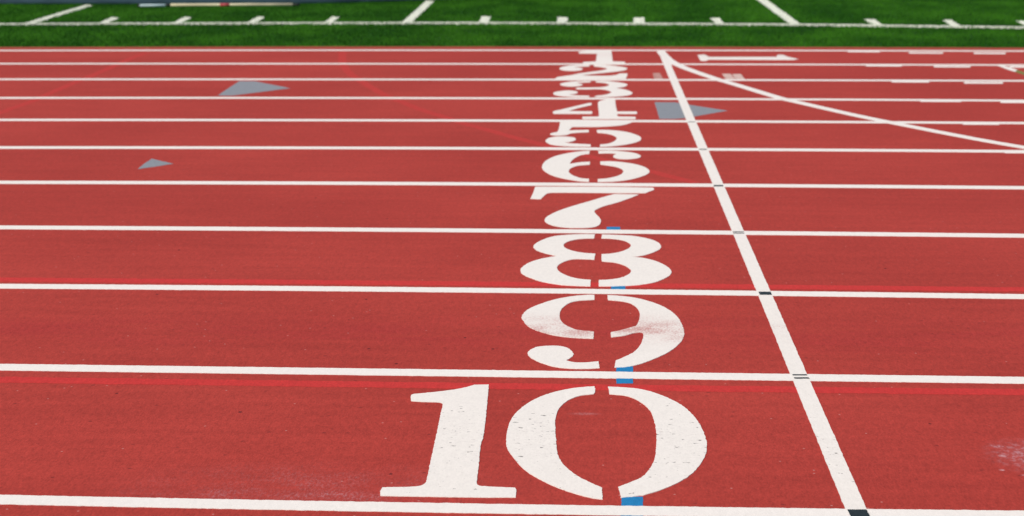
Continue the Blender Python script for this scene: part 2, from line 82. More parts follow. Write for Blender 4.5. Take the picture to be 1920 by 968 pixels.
def smooth_loop(pts, step):
    """closed loop of (x, y, corner) -> evenly sampled outline, rounded between corners"""
    n = len(pts)
    P = [Vector((p[0], p[1])) for p in pts]
    C = [p[2] for p in pts]
    out = []
    for i in range(n):
        p1, p2 = P[i], P[(i + 1) % n]
        p0 = P[i - 1]; p3 = P[(i + 2) % n]
        m1 = (p2 - p1) if C[i] else (p2 - p0) * .5
        m2 = (p2 - p1) if C[(i + 1) % n] else (p3 - p1) * .5
        L = (p2 - p1).length
        # keep tangents no longer than the chord so thin strokes do not overshoot
        if m1.length > L * 1.2: m1 = m1.normalized() * L * 1.2
        if m2.length > L * 1.2: m2 = m2.normalized() * L * 1.2
        k = max(1, int(L / step))
        for j in range(k):
            t = j / k
            h00 = 2*t**3 - 3*t*t + 1; h10 = t**3 - 2*t*t + t
            h01 = -2*t**3 + 3*t*t; h11 = t**3 - t*t
            out.append(p1*h00 + m1*h10 + p2*h01 + m2*h11)
    return out

def ragged(loop, amp):
    """paint sprayed on rubber granules never has a clean edge"""
    if amp <= 0: return loop
    n = len(loop); res = []
    for i, p in enumerate(loop):
        d = loop[(i + 1) % n] - loop[i - 1]
        nrm = Vector((-d.y, d.x))
        if nrm.length > 1e-9: nrm.normalize()
        res.append(p + nrm * rng.gauss(0, amp))
    return res

def film(name, loops, z, mat, parent=None, step=.012, amp=.0008, floor=.0002):
    """flat paint film with its own small thickness, from closed outlines"""
    V = []; F = []
    allp = []
    for lp in loops:
        pts = ragged(smooth_loop(lp, step), amp)
        allp += pts
        b = len(V); n = len(pts)
        V += [(p.x, p.y, z) for p in pts]
        tris = tessellate_polygon([[Vector((p.x, p.y, 0)) for p in pts]])
        for t in tris:
            a, c, d = (pts[k] for k in t)
            cr = (c.x-a.x)*(d.y-a.y) - (c.y-a.y)*(d.x-a.x)
            if abs(cr) < 1e-12: continue
            F.append(tuple(b + k for k in (t if cr > 0 else (t[0], t[2], t[1]))))
        s = len(V)
        V += [(p.x, p.y, floor) for p in pts]
        for i in range(n):
            j = (i + 1) % n
            F.append((b + i, b + j, s + j, s + i))
    if parent is None:
        cx = sum(p.x for p in allp) / len(allp); cy = sum(p.y for p in allp) / len(allp)
        return link_mesh(name, V, F, mat, None, Vector((cx, cy, 0)))
    return link_mesh(name, V, F, mat, parent)

def resample(pts, step):
    """open polyline -> Catmull-Rom samples"""
    P = [Vector(p[:2]) for p in pts]; out = []
    for i in range(len(P) - 1):
        p1, p2 = P[i], P[i+1]
        p0 = P[i-1] if i else p1 * 2 - p2
        p3 = P[i+2] if i + 2 < len(P) else p2 * 2 - p1
        k = max(1, int((p2 - p1).length / step))
        for j in range(k):
            t = j / k
            out.append(.5 * ((2*p1) + (p2-p0)*t + (2*p0-5*p1+4*p2-p3)*t*t + (3*p1-p0-3*p2+p3)*t**3))
    out.append(P[-1])
    return out

def stripe(name, pts, width, z, mat, step=.03, amp=.0008, ends=None, floor=.0002, parent=None, origin=None, taper=None):
    """painted line of a given width along a polyline; ends = far points it carries on to"""
    c = resample(pts, step)
    if ends:
        c = [Vector(ends[0])] + c + [Vector(ends[1])]
    V = []; F = []; n = len(c)
    for i, p in enumerate(c):
        a = c[max(0, i-1)]; b = c[min(n-1, i+1)]
        d = (b - a).normalized(); nr = Vector((-d.y, d.x))
        w = width if not callable(width) else width(i/(n-1))
        l = p + nr * (w/2 + rng.gauss(0, amp)); r = p - nr * (w/2 + rng.gauss(0, amp))
        V += [(l.x, l.y, z), (r.x, r.y, z), (l.x, l.y, floor), (r.x, r.y, floor)]
    for i in range(n-1):
        a = 4*i; b = a+4
        F += [(a, a+1, b+1, b), (a, b, b+2, a+2), (a+1, a+3, b+3, b+1)]
    e = 4*(n-1)
    F += [(0, 2, 3, 1), (e, e+1, e+3, e+2)]
    if origin is None:
        m = c[n//2]; origin = Vector((m.x, m.y, 0))
    return link_mesh(name, V, F, mat, parent, origin if parent is None else None)

# ------------------------------------------------------------------ materials
class NT:
    def __init__(self, name, rough=.8, spec=.3):
        self.m = bpy.data.materials.new(name); self.m.use_nodes = True
        self.t = self.m.node_tree; self.t.nodes.clear()
        self.out = self.n('ShaderNodeOutputMaterial')
        self.b = self.n('ShaderNodeBsdfPrincipled')
        self.b.inputs['Roughness'].default_value = rough
        self.b.inputs['Specular IOR Level'].default_value = spec
        self.l(self.b.outputs[0], self.out.inputs[0])
        self.pos = self.n('ShaderNodeNewGeometry').outputs['Position']
    def n(self, k): return self.t.nodes.new(k)
    def l(self, a, b): self.t.links.new(a, b)
    def sock(self, node, i, v):
        if isinstance(v, (int, float)): node.inputs[i].default_value = v
        elif isinstance(v, tuple): node.inputs[i].default_value = v
        else: self.l(v, node.inputs[i])
    def math(self, op, a, b=0.0, clamp=False):
        q = self.n('ShaderNodeMath'); q.operation = op; q.use_clamp = clamp
        self.sock(q, 0, a); self.sock(q, 1, b); return q.outputs[0]
    def scaled(self, sc, off=(0, 0, 0)):
        q = self.n('ShaderNodeMapping'); q.inputs['Scale'].default_value = sc; q.inputs['Location'].default_value = off
        self.l(self.pos, q.inputs['Vector']); return q.outputs[0]
    def noise(self, scale, detail=2, rough=.5, vec=None):
        q = self.n('ShaderNodeTexNoise'); q.inputs['Scale'].default_value = scale
        q.inputs['Detail'].default_value = detail; q.inputs['Roughness'].default_value = rough
        self.l(vec if vec is not None else self.pos, q.inputs['Vector']); return q.outputs['Fac']
    def voro(self, scale, vec=None, feature='F1'):
        q = self.n('ShaderNodeTexVoronoi'); q.feature = feature; q.inputs['Scale'].default_value = scale
        self.l(vec if vec is not None else self.pos, q.inputs['Vector']); return q
    def ramp(self, v, lo, hi, a=0.0, b=1.0):
        q = self.n('ShaderNodeMapRange'); q.interpolation_type = 'SMOOTHSTEP'
        self.sock(q, 0, v); q.inputs[1].default_value = lo; q.inputs[2].default_value = hi
        q.inputs[3].default_value = a; q.inputs[4].default_value = b; return q.outputs[0]
    def mix(self, fac, a, b, mode='MIX'):
        q = self.n('ShaderNodeMix'); q.data_type = 'RGBA'; q.blend_type = mode
        self.sock(q, 0, fac)
        for i, v in ((6, a), (7, b)):
            if isinstance(v, tuple): q.inputs[i].default_value = (*v, 1) if len(v) == 3 else v
            else: self.l(v, q.inputs[i])
        return q.outputs[2]
    def scale_col(self, col, fac):
        q = self.n('ShaderNodeVectorMath'); q.operation = 'SCALE'
        if isinstance(col, tuple): q.inputs[0].default_value = col
        else: self.l(col, q.inputs[0])
        self.sock(q, 3, fac); return q.outputs[0]
    def xyz(self):
        q = self.n('ShaderNodeSeparateXYZ'); self.l(self.pos, q.inputs[0]); return q.outputs
    def spot(self, x, y, rx, ry):
        """soft mask, 1 at (x, y) and 0 beyond the radii"""
        o = self.xyz()
        a = self.math('DIVIDE', self.math('SUBTRACT', o[0], x), rx)
        b = self.math('DIVIDE', self.math('SUBTRACT', o[1], y), ry)
        d = self.math('SQRT', self.math('ADD', self.math('MULTIPLY', a, a), self.math('MULTIPLY', b, b)))
        return self.ramp(d, 0, 1, 1, 0)
    def band(self, axis, c, w):
        o = self.xyz()
        return self.ramp(self.math('ABSOLUTE', self.math('SUBTRACT', o[axis], c)), 0, w, 1, 0)
    def bump(self, h, strength, dist):
        q = self.n('ShaderNodeBump'); q.inputs['Strength'].default_value = strength
        q.inputs['Distance'].default_value = dist; self.l(h, q.inputs['Height'])
        self.l(q.outputs[0], self.b.inputs['Normal'])
    def done(self, col):
        if isinstance(col, tuple): self.b.inputs['Base Color'].default_value = (*col, 1)
        else: self.l(col, self.b.inputs['Base Color'])
        return self.m

def grain(k, col, amt=.2, near=170):
    """granule-to-granule tone variation, from pinhead to hand size"""
    g = k.noise(1, 2, .65, k.scaled((near, near * .45, near)))
    g2 = k.noise(1, 4, .8, k.scaled((64, 24, 40)))
    g3 = k.noise(1, 4, .75, k.scaled((20, 9, 14)))
    f = k.math('ADD', k.math('MULTIPLY', k.math('SUBTRACT', g, .5), amt * 3.6),
               k.math('MULTIPLY', k.math('SUBTRACT', g2, .5), amt * 4.4))
    f = k.math('ADD', f, k.math('MULTIPLY', k.math('SUBTRACT', g3, .5), amt * 1.3))
    return k.scale_col(col, k.math('ADD', f, 1.0)), g

def rubber():
    k = NT('red_rubber', .85, .16)
    base = k.mix(k.ramp(k.noise(.55, 4, .6), .35, .65), (.372, .0415, .0305), (.418, .0490, .0360))
    # long scuffed streaks in the running direction
    st = k.noise(1, 3, .6, k.scaled((1.1, 13, 1)))
    base = k.scale_col(base, k.ramp(st, .3, .72, .945, 1.045))
    # darker, trodden middle of the ninth lane
    tread = k.math('MULTIPLY', k.band(1, 5.95, .34), k.ramp(k.noise(1, 3, .6, k.scaled((1.6, 9, 1), (3, 1, 0))), .35, .7))
    base = k.mix(k.math('MULTIPLY', tread, .8), base, (.37, .036, .032))
    col, g = grain(k, base, .20)
    # dark pits where granules are missing, drawn out along the lane
    v = k.voro(1, k.scaled((9, 7.5, 1)))
    rnd = k.n('ShaderNodeSeparateColor'); k.l(v.outputs['Color'], rnd.inputs[0])
    pit = k.math('MULTIPLY', k.ramp(v.outputs['Distance'], .035, .075, 1, 0), k.ramp(rnd.outputs[0], .80, .9))
    col = k.mix(k.math('MULTIPLY', pit, .85), col, (.06, .010, .012))
    v2 = k.voro(1, k.scaled((19, 24, 1), (5, 3, 0)))
    rnd2 = k.n('ShaderNodeSeparateColor'); k.l(v2.outputs['Color'], rnd2.inputs[0])
    pit2 = k.math('MULTIPLY', k.ramp(v2.outputs['Distance'], .06, .18, 1, 0), k.ramp(rnd2.outputs[1], .72, .9))
    col = k.mix(k.math('MULTIPLY', pit2, .62), col, (.13, .018, .017))
    # a few pale grains
    v3 = k.voro(1, k.scaled((22, 22, 1), (9, 2, 0)))
    rnd3 = k.n('ShaderNodeSeparateColor'); k.l(v3.outputs['Color'], rnd3.inputs[0])
    pale = k.math('MULTIPLY', k.ramp(v3.outputs['Distance'], .04, .10, 1, 0), k.ramp(rnd3.outputs[2], .965, .975))
    col = k.mix(k.math('MULTIPLY', pale, .6), col, (.60, .30, .27))
    # chalky overspray beside the outermost line and scuffs at the right
    dust = k.ramp(k.noise(1, 3, .75, k.scaled((130, 60, 1))), .44, .66)
    cloud = k.ramp(k.noise(1, 3, .6, k.scaled((6, 9, 1))), .35, .7)
    ov = k.math('ADD', k.spot(-.80, 4.262, .62, .060), k.math('MULTIPLY', k.spot(-.78, 4.36, .75, .22), .45))
    ov = k.math('MULTIPLY', k.math('MULTIPLY', ov, k.math('ADD', k.math('MULTIPLY', dust, .9), .1)), k.math('ADD', cloud, .3), True)
    col = k.mix(k.math('MULTIPLY', ov, .50), col, (.53, .27, .29))
    sc = k.math('ADD', k.spot(1.37, 4.66, .20, .20), k.spot(1.255, 4.745, .035, .022))
    blot = k.ramp(k.noise(1, 3, .65, k.scaled((44, 40, 1))), .46, .64)
    sc = k.math('MULTIPLY', sc, k.math('ADD', k.math('MULTIPLY', blot, .75), .16), True)
    col = k.mix(k.math('MULTIPLY', sc, .68), col, (.58, .38, .42))
    flk = k.math('ADD', k.spot(1.318, 4.612, .026, .010), k.math('ADD', k.spot(1.283, 4.500, .022, .009), k.spot(1.222, 4.54, .012, .012)))
    flk = k.math('ADD', flk, k.math('ADD', k.math('MULTIPLY', k.spot(.005, 5.005, .07, .02), .3), k.spot(1.252, 4.66, .016, .016)), True)
    col = k.mix(k.math('MULTIPLY', flk, k.math('ADD', k.math('MULTIPLY', dust, .5), .3)), col, (.70, .50, .52))
    k.bump(k.math('ADD', g, k.math('MULTIPLY', pit, -2.0)), .35, .0022)
    return k.done(col)

def paint(name, col, rough=.7, spec=.2, wear=0.0, fleck=.5, grainy=.05, under=(.40, .05, .042)):
    """line paint on rubber: granular, flecked, worn through where it is run on"""
    k = NT(name, rough, spec)
    c, g = grain(k, col, grainy, 200)
    c = k.mix(k.math('MULTIPLY', k.ramp(k.noise(3.5, 3, .6), .5, .8), .10), c, tuple(x * .82 for x in col))
    if fleck:
        dens = k.math('ADD', k.math('MULTIPLY', k.band(1, 4.74, .80), .178), k.math('MULTIPLY', k.ramp(k.noise(2.2, 2), .35, .7), .05))
        nz = k.noise(1, 3, .72, k.scaled((52, 105, 1), (2, 7, 0)))
        fl = k.ramp(k.math('ADD', nz, dens), .77, .86)
        c = k.mix(k.math('MULTIPLY', fl, fleck * .62), c, (.30, .22, .20))
        nz = k.noise(1, 2, .6, k.scaled((34, 60, 1), (4, 1, 0)))
        fl = k.ramp(k.math('ADD', nz, k.math('MULTIPLY', dens, .62)), .765, .81)
        c = k.mix(k.math('MULTIPLY', fl, fleck * 1.3, True), c, (.05, .04, .036))
    if wear:
        b = k.math('MAXIMUM', k.math('MULTIPLY', k.band(1, 6.02, .36), k.ramp(k.noise(1, 3, .6, k.scaled((4, 6, 1), (1.3, .2, 0))), .3, .65, .55, 1.1)),
                   k.math('MULTIPLY', k.band(1, 15.9, .6), .55))
        n = k.noise(1, 4, .85, k.scaled((120, 62, 1)))
        w = k.ramp(k.math('ADD', n, k.math('MULTIPLY', b, .27 * wear)), .60, .86)
        c = k.mix(k.math('MULTIPLY', w, k.math('MULTIPLY', b, .66, True)), c, (.46, .09, .075))
        soft = k.math('MULTIPLY', b, .10 * wear)
        c = k.mix(soft, c, (.55, .30, .28))
    k.bump(g, .22, .0016)
    return k.done(c)

WHITE = (.83, .78, .715)
M = {}
M['rubber'] = rubber()
M['line'] = paint('white_line_paint', (.84, .79, .73), fleck=.2)
M['digit'] = paint('white_figure_paint', WHITE, wear=1.0, fleck=.62)
M['finish'] = paint('white_finish_paint', WHITE, wear=.45, fleck=.5)
M['blue'] = paint('blue_paint', (.016, .200, .44), fleck=0, grainy=.14)
M['grey'] = paint('blue_grey_paint', (.250, .268, .292), fleck=0, grainy=.14)
M['black'] = paint('black_paint', (.018, .026, .027), rough=.5, fleck=0, grainy=.25)
M['bright'] = paint('faded_red_paint', (.535, .037, .033), rough=.85, spec=.2, fleck=0, grainy=.16)
M['arc'] = paint('thin_red_paint', (.470, .040, .032), rough=.85, spec=.2, fleck=0, grainy=.16)
M['faint'] = paint('thin_white_paint', (.50, .26, .22), fleck=0, grainy=.45)
M['half'] = paint('half_worn_white_paint', (.64, .45, .39), fleck=0, grainy=.4)
M['olive'] = paint('olive_paint', (.19, .195, .05), fleck=0, grainy=.15)
M['kerb'] = paint('brown_red_edge', (.33, .075, .04), rough=.85, spec=.2, fleck=0, grainy=.2)

def turf_mat(name, white=False, soil=False):
    k = NT(name, .8, .08)
    if white:
        c = k.mix(k.ramp(k.noise(30, 2), .35, .7), (.66, .70, .58), (.84, .83, .78))
        return k.done(c)
    mott = k.ramp(k.noise(1, 4, .65, k.scaled((1.1, .7, 1))), .33, .69)
    fine = k.ramp(k.noise(60, 2, .6), .3, .72)
    c = k.mix(mott, (.014, .090, .006), (.046, .190, .011))
    c = k.mix(k.math('MULTIPLY', fine, .35), c, (.036, .088, .007))
    if soil: c = k.scale_col(c, .6)
    return k.done(c)
M['blade'] = turf_mat('turf_fibre')
M['whiteblade'] = turf_mat('white_turf_fibre', white=True)
M['turfbase'] = turf_mat('turf_backing', soil=True)

def vinyl(name, col, rough=.55):
    k = NT(name, rough, .35)
    w = k.noise(2.2, 4, .6, k.scaled((1, 1, 2.5)))
    c = k.scale_col(col, k.ramp(w, .3, .7, .82, 1.15))
    k.bump(w, .5, .03)
    return k.done(c)
M['mat'] = vinyl('slate_blue_vinyl', (.060, .108, .150))
M['matshade'] = vinyl('gap_shade_black', (.012, .018, .022))  # shadow tone for the gap at the mat's foot
M['piping'] = vinyl('grey_blue_piping', (.07, .11, .15))
M['cream'] = vinyl('cream_fibreglass', (.66, .60, .40), .4)
M['redtape'] = vinyl('red_tape', (.42, .06, .07), .5)
M['pale'] = vinyl('pale_blue_fibreglass', (.50, .64, .68), .4)
M['rubberblack'] = vinyl('black_rubber', (.012, .013, .014), .6)

# ------------------------------------------------------------------ setting
def sheet(name, x0, x1, y0, y1, z, mat, kind='structure', edge=None):
    """flat ground sheet; edge = polyline replacing the y1 border"""
    if edge is None:
        V = [(x0, y0, z), (x1, y0, z), (x1, y1, z), (x0, y1, z)]; F = [(0, 1, 2, 3)]
    else:
        V = []; F = []
        for x, y in edge: V += [(x, y0, z), (x, y, z)]
        for i in range(len(edge) - 1): F.append((2*i, 2*i+2, 2*i+3, 2*i+1))
    o = link_mesh(name, V, F, mat, None, Vector((0, 0, 0)))
    return tag(o, kind=kind)

g = NT('far_ground', .9, .2)
M['ground'] = g.done(g.mix(g.ramp(g.noise(.08, 4), .3, .7), (.05, .09, .03), (.10, .12, .06)))
sheet('ground', -400, 400, -400, 400, -.02, M['ground'])
edge = [(-60, 15.9)] + [(x, y) for x, y in DATA['turf_edge']] + [(60, 15.9)]
edge = [(-60, 16.2), (-14, 16.3)] + [tuple(p) for p in DATA['turf_edge'][1:-1]] + [(7, 16.53), (14, 16.3), (60, 16.2)]
sheet('running_track', -60, 60, -3.2, 0, 0, M['rubber'], edge=edge)
# turf backing starts where the rubber ends
V = []; F = []
for x, y in edge: V += [(x, y, -.001), (x, 90, -.001)]
for i in range(len(edge) - 1): F.append((2*i, 2*i+2, 2*i+3, 2*i+1))
tag(link_mesh('turf_base', V, F, M['turfbase'], None, Vector((0, 0, 0))), kind='structure')
# brownish rubber edging between lane one and the turf
el = [(x, y - .055) for x, y in edge]
stripe('track_edging', el[1:-1], .11, .004, M['kerb'], step=.1, amp=.004)
tag(bpy.data.objects['track_edging'], kind='structure')

# ------------------------------------------------------------------ lane lines
LW = [.098, .098, .098, .096, .095, .094, .092, .084, .0784, .0769, .068]
LN = ['white lane line along the turf edge, above the figure 1'] + \
     ['white lane line between the figures %d and %d' % (i, i+1) for i in range(1, 10)] + \
     ['white lane line nearest the camera, below the figure 10']
for i, (pts, w) in enumerate(DATA['lane_lines']):
    st = .012 if i > 7 else .03
    (ax, ay), (bx, by) = pts[0], pts[-1]
    o = stripe('lane_line', pts, LW[i], Z['line'], M['line'], step=st, amp=.0008 if i > 6 else .0005,
               ends=((-45, ay + (-.0 if i else 0)), (45, by)))
    tag(o, LN[i], 'lane line', 'white lines between the lanes')

# ------------------------------------------------------------------ finish line and its black marks
fp = DATA['finish']
y_top, y_bot = fp[0][1], fp[-1][1]
def fw(t):
    return .070 + (.058 - .070) * min(1, t * 1.6)
pts = [(.748, p[1]) if 0 < i < len(fp) - 1 else (.748, p[1]) for i, p in enumerate(fp)] + [(.748, 3.1)]
o = stripe('finish_line', pts, fw, Z['finish'], M['finish'], step=.02, amp=.0006)
tag(o, 'straight white finish line painted across all ten lanes beside the figures', 'finish line')
BL = {'L4': ('thin dark line on the finish line where the line between lanes 4 and 5 crosses', 1),
      'L5': ('thin dark line on the finish line where the line between lanes 5 and 6 crosses', 1),
      'L6': ('narrow black bar on the finish line where the line between lanes 6 and 7 crosses', 1),
      'L7': ('pair of thin dark lines on the finish line between lanes 7 and 8', 2),
      'L8': ('solid black block on the finish line between lanes 8 and 9', 1),
      'L9': ('pair of bold black lines on the finish line between lanes 9 and 10', 2),
      'L10': ('large black block on the finish line at the bottom edge of the photo', 1)}
for k, (lab, n) in BL.items():
    lps = DATA['black'][k]
    if len(lps) == 1:
        o = film('black_mark', lps, Z['black'], M['black'], step=.01, amp=.0006, floor=Z['finish'] - .0004)
    else:
        cx = sum(p[0] for l in lps for p in l) / 8; cy = sum(p[1] for l in lps for p in l) / 8
        o = empty('black_mark', (cx, cy, 0))
        for l in lps: film('bar', [l], Z['black'], M['black'], parent=o, step=.01, amp=.0006, floor=Z['finish'] - .0004)
    tag(o, lab, 'black mark', 'black marks where lane lines cross the finish line')

# ------------------------------------------------------------------ lane figures
for i in range(1, 11):
    lab = 'large white stencilled figure %d painted in its lane' % i
    if i == 1: lab = 'white stencilled figure 1 in the lane beside the turf, its foot touching the figure 2'
    if i == 9: lab = 'large white stencilled figure 9 with worn pinkish patches'
    if i == 10: lab = 'largest white stencilled number, 10, in the lane nearest the camera'
    stp = .008 if i > 7 else .015
    amp = .0006 if i > 6 else .0003
    if i == 1:
        o = film('lane_number', DATA['digits']['1'], Z['digit'], M['digit'], step=stp, amp=amp)
    else:
        if i < 10:
            pieces = DATA['digits'][str(i)]
            allp = [p for l in pieces for p in l]
            o = empty('lane_number', (sum(p[0] for p in allp)/len(allp), min(p[1] for p in allp), 0))
            for l in pieces:
                film('stroke', [l], Z['digit'], M['digit'], parent=o, step=stp, amp=amp)
        else:
            o = empty('lane_number', (-.05, 4.3, 0))
            f1 = film('figure_one', DATA['digits']['10a'], Z['digit'], M['digit'], parent=o, step=stp, amp=amp)
            tag(f1, 'figure one of the number 10')
            l0, l1 = DATA['digits']['10b']
            # the zero is two curved halves with a stencil gap at top and bottom
            f0 = film('figure_zero', [l0], Z['digit'], M['digit'], parent=o, step=stp, amp=amp)
            tag(f0, 'left curved half of the stencilled zero')
            f2 = film('figure_zero', [l1], Z['digit'], M['digit'], parent=o, step=stp, amp=amp)
            tag(f2, 'right curved half of the stencilled zero')
    tag(o, lab, 'lane number', 'stencilled lane numbers in front of the finish line')

o = film('lane_number', DATA['one_side'], Z['digit'], M['digit'], step=.02, amp=.0004)
tag(o, 'white figure 1 lying on its side in lane 1, right of the finish line', 'lane number')

# ------------------------------------------------------------------ other marks on the rubber
BLB = ['small blue patch between the figures 7 and 8', 'small blue patch between the figures 8 and 9',
       'blue patch crossed by the white line between the figures 9 and 10', 'blue patch under the foot of the zero of 10']
for l, lab in zip(DATA['blue'], BLB):
    tag(film('blue_patch', [l], Z['blue'], M['blue'], step=.01, amp=.0008), lab, 'blue mark', 'blue patches beside the figures')
TRL = ['larger grey-blue triangle in lane 3, at the left of the photo', 'small grey-blue triangle in lane 6, lowest of the three',
       'grey-blue arrowhead crossed by the finish line']
for l, lab in zip(DATA['tri'], TRL):
    tag(film('triangle_mark', [l], Z['grey'], M['grey'], step=.02, amp=.0012), lab, 'triangle mark', 'grey triangles painted on the track')
FL = ['small faint white block just left of the finish line in lane 2', 'faint white block touching the curved line, left one of a pair',
      'faint white block on the lane line, right one of a pair beside the curved line']
for l, lab in zip(DATA['faint'], FL):
    tag(film('faint_block', [l], Z['faint'], M['faint' if 'left of' in lab else 'half'], step=.01, amp=.003), lab, 'faint mark', 'small faint white blocks in lane 2')

cv = DATA['curve']
dx, dy = cv[-1][0] - cv[-3][0], cv[-1][1] - cv[-3][1]
cv = cv + [(cv[-1][0] + dx*k - .0, cv[-1][1] + dy*k - .035*k*k) for k in (1.5, 3, 4.5, 6, 7.5)]
tag(stripe('curved_start_line', cv, .088, Z['curve'], M['line'], step=.04, amp=.0008),
    'white curved line sweeping from the top of the finish line to the right edge', 'curved line')
tag(film('short_start_line', DATA['curve2_white'], Z['curve'], M['line'], step=.03, amp=.0006),
    'short slanted white line at the right edge in lane 2', 'start line')
tag(film('olive_line', DATA['curve2_olive'], Z['curve'] - .0003, M['olive'], step=.03, amp=.0006),
    'slanted olive line carrying on the short white line at the right edge', 'start line')

cnt = {}
names = {0: 'the topmost lane line', 1: 'the lane line between lanes 1 and 2', 2: 'the lane line between lanes 2 and 3',
         3: 'the lane line between lanes 3 and 4', 4: 'the lane line between lanes 4 and 5', 5: 'the lane line between lanes 5 and 6'}
tot = {}
for k, l in DATA['dashes']: tot[k] = tot.get(k, 0) + 1
for k, l in DATA['dashes']:
    j = cnt.get(k, 0); cnt[k] = j + 1
    if tot[k] == 1: pl = 'only dash'
    elif tot[k] == 2: pl = ('left dash', 'right dash')[j]
    else: pl = ('leftmost dash', 'middle dash', 'rightmost dash')[j]
    tag(film('white_dash', [l], Z['dash'], M['line'], step=.03, amp=.0005),
        'white %s on the lower edge of %s' % (pl, names[k]), 'dash', 'white dashes along the lane lines at the right')

tag(stripe('red_stripe', DATA['stripe8'][0], DATA['stripe8'][1], Z['red'], M['bright'], step=.02, amp=.002, ends=((-45, DATA['stripe8'][0][0][1]), (45, DATA['stripe8'][0][-1][1]))),
    'bright red stripe just above the white line between the figures 8 and 9', 'red stripe', 'bright red stripes along the lanes')
tag(stripe('red_stripe', DATA['stripe9'][0], DATA['stripe9'][1], Z['red'], M['bright'], step=.02, amp=.002, ends=((-45, DATA['stripe9'][0][0][1]), (45, DATA['stripe9'][0][-1][1]))),
    'bright red stripe just below the white line between the figures 9 and 10', 'red stripe', 'bright red stripes along the lanes')
tag(stripe('red_arc', DATA['arc1'], .075, Z['red'] - .0002, M['arc'], step=.03, amp=.003),
    'faint red curved line at the upper left corner of the track', 'red arc', 'faint red curved lines')
tag(stripe('red_arc', DATA['arc2'], .075, Z['red'] - .0002, M['arc'], step=.03, amp=.003),
    'faint red curved line running down the lanes towards the figures 5 and 6', 'red arc', 'faint red curved lines')

# ------------------------------------------------------------------ turf
side = [(-26, 18.4)] + [tuple(p) for p in DATA['sideline']] + [(24, 17.6)]
SW = .115
def side_y(x):
    xs = [p[0] for p in side]; ys = [p[1] for p in side]
    return np.interp(x, xs, ys)
def inside(poly, x, y):
    r = np.zeros(x.shape, bool); n = len(poly)
    for i in range(n):
        x1, y1 = poly[i][:2]; x2, y2 = poly[(i+1) % n][:2]
        c = ((y1 > y) != (y2 > y)) & (x < (x2 - x1) * (y - y1) / (y2 - y1 + 1e-12) + x1)
        r ^= c
    return r

def fibres(name, x, y, h0, h1, width, mat, parent=None, origin=(0, 0, 0), lean=.5):
    """many thin upright fibres as one mesh"""
    n = len(x)
    h = nrng.uniform(h0, h1, n); a = nrng.uniform(0, 2*math.pi, n); w = width * nrng.uniform(.7, 1.3, n) / 2
    la = nrng.uniform(0, 2*math.pi, n); lr = h * nrng.uniform(0, lean, n)
    ca, sa = np.cos(a) * w, np.sin(a) * w
    tx, ty = x + np.cos(la) * lr, y + np.sin(la) * lr
    v = np.empty((n, 4, 3), np.float32)
    v[:, 0] = np.stack([x - ca, y - sa, np.zeros(n)], 1)
    v[:, 1] = np.stack([x + ca, y + sa, np.zeros(n)], 1)
    v[:, 2] = np.stack([tx + ca * .55, ty + sa * .55, h], 1)
    v[:, 3] = np.stack([tx - ca * .55, ty - sa * .55, h * .97], 1)
    v = v.reshape(-1, 3) - np.array(origin, np.float32)
    me = bpy.data.meshes.new(name)
    me.vertices.add(4 * n); me.vertices.foreach_set('co', v.ravel())
    me.loops.add(4 * n); me.loops.foreach_set('vertex_index', np.arange(4 * n, dtype=np.int32))
    me.polygons.add(n); me.polygons.foreach_set('loop_start', np.arange(0, 4 * n, 4, dtype=np.int32))
    me.polygons.foreach_set('loop_total', np.full(n, 4, np.int32))
    me.update(calc_edges=True); me.materials.append(mat)
    o = bpy.data.objects.new(name, me); COL.objects.link(o)
    if parent: o.parent = parent
    else: o.location = origin
    return o

ex = np.array([p[0] for p in edge]); ey = np.array([p[1] for p in edge])
N = 330000
yy = nrng.uniform(16.4, 24.6, N); hw = 1.2 + yy * .37
xx = nrng.uniform(-1, 1, N) * hw - yy * .046
keep = yy > np.interp(xx, ex, ey) + nrng.normal(0, .012, N)
onside = np.abs(yy - side_y(xx)) < SW / 2
keep &= ~(onside & (nrng.random(N) < .97))
for l in DATA['hash'] + DATA['yard']: keep &= ~inside(l, xx, yy)
# no grass under the mat and the poles lying in front of it
me_ = DATA['mat_edge']
mex = np.array([p[0] for p in me_]); mey = np.array([p[1] for p in me_])
keep &= ~((xx < mex[-1]) & (yy > np.interp(xx, mex, mey) - .02))
for bn in ('bar_cream', 'bar_blue'):
    (ax, ay), (bx, by) = DATA[bn]
    keep &= ~((xx > ax - .1) & (xx < bx + .1) & (np.abs(yy - np.interp(xx, [ax, bx], [ay, by])) < .10))
xx, yy = xx[keep], yy[keep]
o = fibres('turf_fibres', xx, yy, .012, .026, .0075, M['blade'])
tag(o, 'deep green artificial turf beyond the track', 'turf', kind='stuff')

def turf_line(name, loop, label, cat, group, per_m2=3500, tall=0):
    b = film(name, [loop], .004, M['whiteblade'], step=.1, amp=.004, floor=-.0005)
    xs = [p[0] for p in loop]; ys = [p[1] for p in loop]
    n = int((max(xs) - min(xs)) * (max(ys) - min(ys)) * per_m2)
    x = nrng.uniform(min(xs), max(xs), n); y = nrng.uniform(min(ys), max(ys), n)
    k = inside(loop, x, y); x, y = x[k], y[k]
    f = fibres('fibres', x, y, *((.020, .027) if tall else (.008, .018)), .008, M['whiteblade'], parent=b, origin=tuple(b.location), lean=.6)
    tag(f, kind='stuff')
    return tag(b, label, cat, group)

